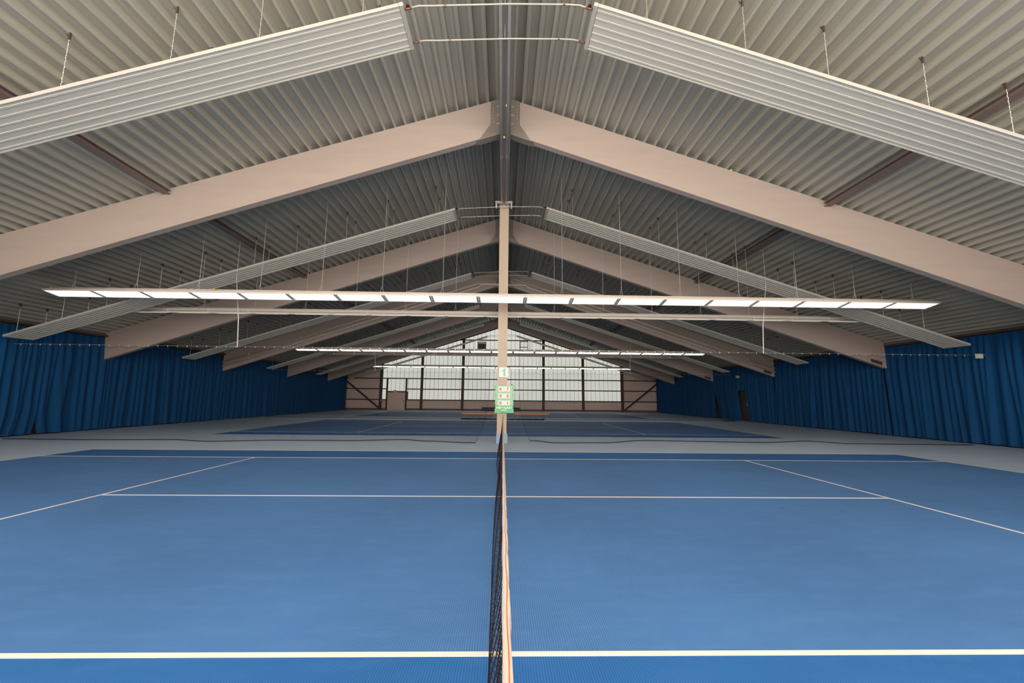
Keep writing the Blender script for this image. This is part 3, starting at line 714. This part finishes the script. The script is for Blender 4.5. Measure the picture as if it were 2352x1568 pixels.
# ------------------------------------------------------------------ heating pipes on the third beam
yb = BEAMS[3]-0.13
for s, sd in ((-1, 'left'), (1, 'right')):
    for j, (dz, nm) in enumerate(((0.55, 'upper'), (0.29, 'lower'))):
        x0 = 0.5 if (j == 0 and s > 0) else 1.7
        p0 = (XC+s*x0, yb, 9.12-0.3345*x0+dz); p1 = (XC+s*17.95, yb, 9.12-0.3345*17.95+dz)
        pts = [p0, p1]
        if not (j == 0 and s > 0):
            zz = 9.03 if j == 1 else 9.08
            pts = [(XC+s*0.2, yb, zz), (XC+s*(x0-0.25), yb, zz)]+pts
        mb = MB(); mb.tube(pts, 0.062, 8)
        o = mb.build('heating_pipe', M['insul'], smooth=True); tag(o, '%s insulated pipe along the %s half of the third roof beam' % (nm, sd), 'pipe', 'pipes along the third roof beam')
        for q in range(5):
            t = 0.1+q*0.2; xq = p0[0]+(p1[0]-p0[0])*t; zq = p0[2]+(p1[2]-p0[2])*t
            mb = MB(); mb.box(xq-0.02, xq+0.02, yb-0.07, yb+0.13, zq-0.075, zq+0.075); mb.build('pipe_clip', M['insul'], o)

# ------------------------------------------------------------------ divider nets between the courts
def divider(y, zw, tagw, rope_pts, xr, cell=0.045):
    for s, sd, (xa, xb) in ((-1, 'left', (-17.25, -0.50)), (1, 'right', (0.55, 17.3))):
        o = empty('divider_net', 'fine black dividing net hanging %s of the %s pillar' % (sd, tagw), 'net', (0, y, 0), 'dividing nets between the courts')
        pts = [p for p in rope_pts if (p[0] < 0) == (s < 0)]
        def yrope(x):
            if not pts: return 0.1*math.sin(x*0.9)
            if x <= pts[0][0]: return pts[0][1]-y
            for (x0, y0), (x1, y1) in zip(pts[:-1], pts[1:]):
                if x0 <= x <= x1:
                    t = (x-x0)/(x1-x0); t = t*t*(3-2*t); return y0+(y1-y0)*t-y
            return pts[-1][1]-y
        def surf(x, t):                 # t 0 at the wire, 1 at the floor
            dip = 0.075*abs(math.sin(math.pi*x/0.62))
            z = (zw-0.03-dip)*(1-t)+0.02*t
            yy = yrope(x)*t**3+0.05*math.sin(x*1.7)*t*(1-t)
            # the inner edge is drawn aside
            xi = xa if s > 0 else xb
            pull = 0.45*math.exp(-abs(x-xi)/0.9)*(t**4)
            return (x+s*pull, yy, z)
        mb = MB(); nx = int((xb-xa)/cell); nz = int(zw/cell)
        for i in range(nx+1):
            x = xa+(xb-xa)*i/nx; mb.tube([surf(x, t) for t in (0, 0.3, 0.6, 0.8, 0.92, 1.0)], 0.0010, 3, caps=False)
        for j in range(0, nz+1):
            t = j/nz; mb.tube([surf(xa+(xb-xa)*i/110, t) for i in range(111)], 0.0010, 3, caps=False)
        stuff(mb.build('net_mesh', M['netblack'], o))
        mb = MB(); mb.tube([(p[0], p[1], p[2]+0.004) for p in [surf(xa+(xb-xa)*i/160, 1.0) for i in range(161)]], 0.014, 6); mb.build('bottom_rope', M['rope'], o)
        mb = MB(); mb.tube([surf(xa+(xb-xa)*i/330, 0.0) for i in range(331)], 0.006, 4); mb.build('head_cord', M['rope'], o)
        xi = xa if s > 0 else xb
        mb = MB(); mb.tube([surf(xi, t/20) for t in range(21)], 0.005, 5); mb.build('edge_rope', M['rope'], o)
        mb = MB(); mb.tube([(s*0.17, 0, zw), (s*9.5, 0, zw-0.01), (s*17.3, 0, zw)], 0.0035, 4); mb.build('head_wire', M['wire'], o)
        mb = MB(); x = xa+0.2
        while x < xb:
            mb.box(x-0.007, x+0.007, -0.007, 0.007, zw-0.05, zw+0.008); x += 0.34
        stuff(mb.build('sliders', M['zinc'], o))
        mb = MB(); xr_ = s*xr; mb.tube([(xr_, -0.42, 5.7), (xr_, -0.42, ZT(xr_))], 0.006, 5); mb.tube([(xr_, 0, zw-0.03), (xr_, -0.10, zw+1.0), (xr_, -0.42, 5.7)], [0.018, 0.018, 0.008], 6)
        mb.build('hanging_rope', M['whiterope'], o)
RP = [(-17.2, 14.75), (-14.26, 14.62), (-11.58, 14.85), (-10.03, 14.40), (-8.0, 14.9), (-5.49, 14.95), (-3.62, 15.4), (-2.72, 14.96), (-0.9, 14.53),
      (0.9, 15.3), (1.77, 14.69), (3.5, 14.8), (5.41, 15.7), (7.5, 15.5), (9.58, 15.3), (11.88, 15.9), (12.81, 15.1), (17.21, 14.95)]
divider(14.62, 3.31, 'score board', RP, 9.51)
divider(14.62+PW, 3.45, 'second', [], 9.54)
# surplus net gathered on the floor by the benches
rn = random.Random(5)
mb = MB(); mb.tube([(-3.0+i*0.2, 29.75+0.03*math.sin(i*1.1), 0.035+0.01*rn.random()) for i in range(31)], [0.03+0.02*rn.random() for i in range(31)], 7)
tag(mb.build('net_roll', M['netblack'], smooth=True), 'black roll of net lying on the floor under the wooden benches', 'net')
mb = MB(); mb.tube([(16.2+0.1*i, 30.05+0.02*math.sin(i), 0.03) for i in range(10)], [0.02+0.015*rn.random() for i in range(10)], 6)
tag(mb.build('net_roll', M['netblack'], smooth=True), 'short black bundle of net on the floor near the right curtain', 'net')
mb = MB(); mb.tube([(17.0+0.09*i, 14.95+0.02*math.sin(i*2), 0.028) for i in range(9)], [0.02+0.012*rn.random() for i in range(9)], 6)

# ------------------------------------------------------------------ tennis net on the near court
tn = empty('tennis_net', 'black tennis net with a white top band running away towards the pillar', 'net', (0, 0, 0))
YA, YB = 0.46, 14.50
def ztop(y):
    t = (y-6.89)/6.4
    return 0.925+0.125*min(1.4, t*t)**0.9
XB_ = [(0.4, -0.080), (2.5, -0.088), (3.34, -0.096), (4.15, -0.107), (4.73, -0.113), (5.9, -0.117), (6.9, -0.100), (7.9, -0.066), (8.5, -0.10), (9.28, -0.135), (10.17, -0.145), (11.0, -0.130), (11.93, -0.10), (13.69, -0.055), (14.6, -0.03)]
def xbot(y):
    for (a, xa), (b, xb) in zip(XB_[:-1], XB_[1:]):
        if a <= y <= b:
            t = (y-a)/(b-a); t = t*t*(3-2*t); return xa+(xb-xa)*t
    return XB_[0][1] if y < 1 else XB_[-1][1]
def nets(y, t):
    zt = ztop(y)-0.05; bx = xbot(y)
    x = -0.012+(bx+0.012)*(1-(1-t)**1.5)+0.010*math.sin(y*5.1+t*3)*t*(1-t)*2
    return (x, y, zt*(1-t)+0.03*t)
mb = MB(); ny = int((YB-YA)/0.046)
def knot(i, j):                      # knots alternate, so the meshes stand as small diamonds
    x, y, z = nets(YA+(YB-YA)*i/ny, j/20); k = 1 if (i+j) % 2 else -1
    return (x+0.0025*k, y, z+0.007*k)
for i in range(ny+1):
    mb.tube([knot(i, j) for j in range(21)], 0.0012, 3, caps=False)
for j in range(21):
    mb.tube([knot(i, j) for i in range(ny+1)], 0.0012, 3, caps=False)
for j in range(1, 5):                # doubled upper rows
    mb.tube([(lambda p: (p[0]-0.004, p[1]+0.02, p[2]-0.02))(knot(i, j)) for i in range(ny+1)], 0.0012, 3, caps=False)
stuff(mb.build('net_mesh', M['netbrown'], tn))
mb = MB(); mb.tube([nets(YA+(YB-YA)*i/120, 1.0) for i in range(121)], 0.004, 5); mb.build('bottom_cord', M['netblack'], tn)
mb = MB(); rings = []; nb = 240
for i in range(nb+1):
    y = YA+(YB-YA)*i/nb; z = ztop(y); wv = 0.0018*math.sin(y*21)+0.0013*math.sin(y*47+1)
    wl_ = 0.0015*math.sin(y*13)
    rings.append([(-0.0205+wl_, y, z-0.055), (-0.0195, y, z-0.01), (-0.014, y, z), (-0.006+wv, y, z+0.0015), (0.0005+wv, y, z-0.006), (0.003+wv*1.5, y, z-0.055), (-0.002, y, z-0.056), (-0.016, y, z-0.056)])
mb.quadstrip(rings); mb.build('head_band', M['band'], tn, smooth=True)['label'] = 'white vinyl head band'
mb = MB(); mb.tube([(-0.0070+0.0016*math.sin(i*1.1), YA+(YB-YA)*i/200, ztop(YA+(YB-YA)*i/200)+0.0012) for i in range(201)], 0.0016, 4); mb.build('stitching', M['stitch'], tn)
mb = MB(); mb.tube([(-0.01, YA-0.02, 0), (-0.01, YA-0.02, 1.07)], 0.04, 12); mb.build('net_post', M['darksteel'], tn)
mb = MB(); mb.box(-0.05, 0.03, YB, YB+0.07, 0.98, 1.04); mb.build('wall_hook', M['zinc'], tn)

# ------------------------------------------------------------------ benches, balls
def bench(x0, x1, y, label):
    o = empty('bench', label, 'bench', ((x0+x1)/2, y, 0), 'wooden benches'); h = (x1-x0)/2
    mb = MB(); mb.box(-h, h, -0.16, 0.12, 0.375, 0.455); mb.build('seat', M['orange'], o)
    for xl, sl in ((-h+0.28, -0.06), (h-0.28, 0.06)):
        mb = MB(); mb.hexa([(xl+sl*2-0.03, -0.17, 0), (xl+sl*2+0.03, -0.17, 0), (xl+sl*2+0.03, 0.13, 0), (xl+sl*2-0.03, 0.13, 0)], [(xl-0.03, -0.11, 0.375), (xl+0.03, -0.11, 0.375), (xl+0.03, 0.07, 0.375), (xl-0.03, 0.07, 0.375)])
        mb.build('leg', M['orangeleg'], o)
    mb = MB(); mb.box(-h+0.3, h-0.3, -0.03, 0.0, 0.33, 0.375); mb.build('rail', M['orangeleg'], o)
bench(-2.96, -0.36, 30.13, 'orange wooden bench left of the pillar between the far courts')
bench(0.83, 3.40, 30.13, 'orange wooden bench right of the pillar between the far courts')
def ball(p, label, m='ball', r=0.034):
    mb = MB(); mb.ball((0, 0, 0), r, 10, 8); o = mb.build('tennis_ball', M[m], None, p, smooth=True); tag(o, label, 'ball', 'tennis balls')
ball((1.09, 30.08, 0.49), 'orange ball lying on the right wooden bench', 'orangeball')
ball((3.55, 29.72, 0.034), 'yellow tennis ball on the floor right of the wooden bench')
ball((-9.03, BEAMS[1]+0.04, ZT(-9.03)+0.036), 'orange yellow ball stuck on the nearest left roof beam beside the strut', 'orangeball')
ball((6.45, BEAMS[1]+0.04, ZT(6.45)+0.036), 'yellow tennis ball stuck on top of the nearest right roof beam')
ball((-16.55, BEAMS[2]+0.04, ZT(-16.55)+0.036), 'yellow tennis ball stuck on the second left roof beam near the curtain')
ball((-9.47, 13.12, 5.0), 'orange ball lying on the nearest lit lamp row', 'orangeball')
ball((-0.075, 10.62, 8.885), 'yellow tennis ball wedged over the ridge pipes by the nearest beam')
ball((-0.01, 9.35, 8.885), 'yellow green ball wedged over the ridge pipes before the nearest beam')
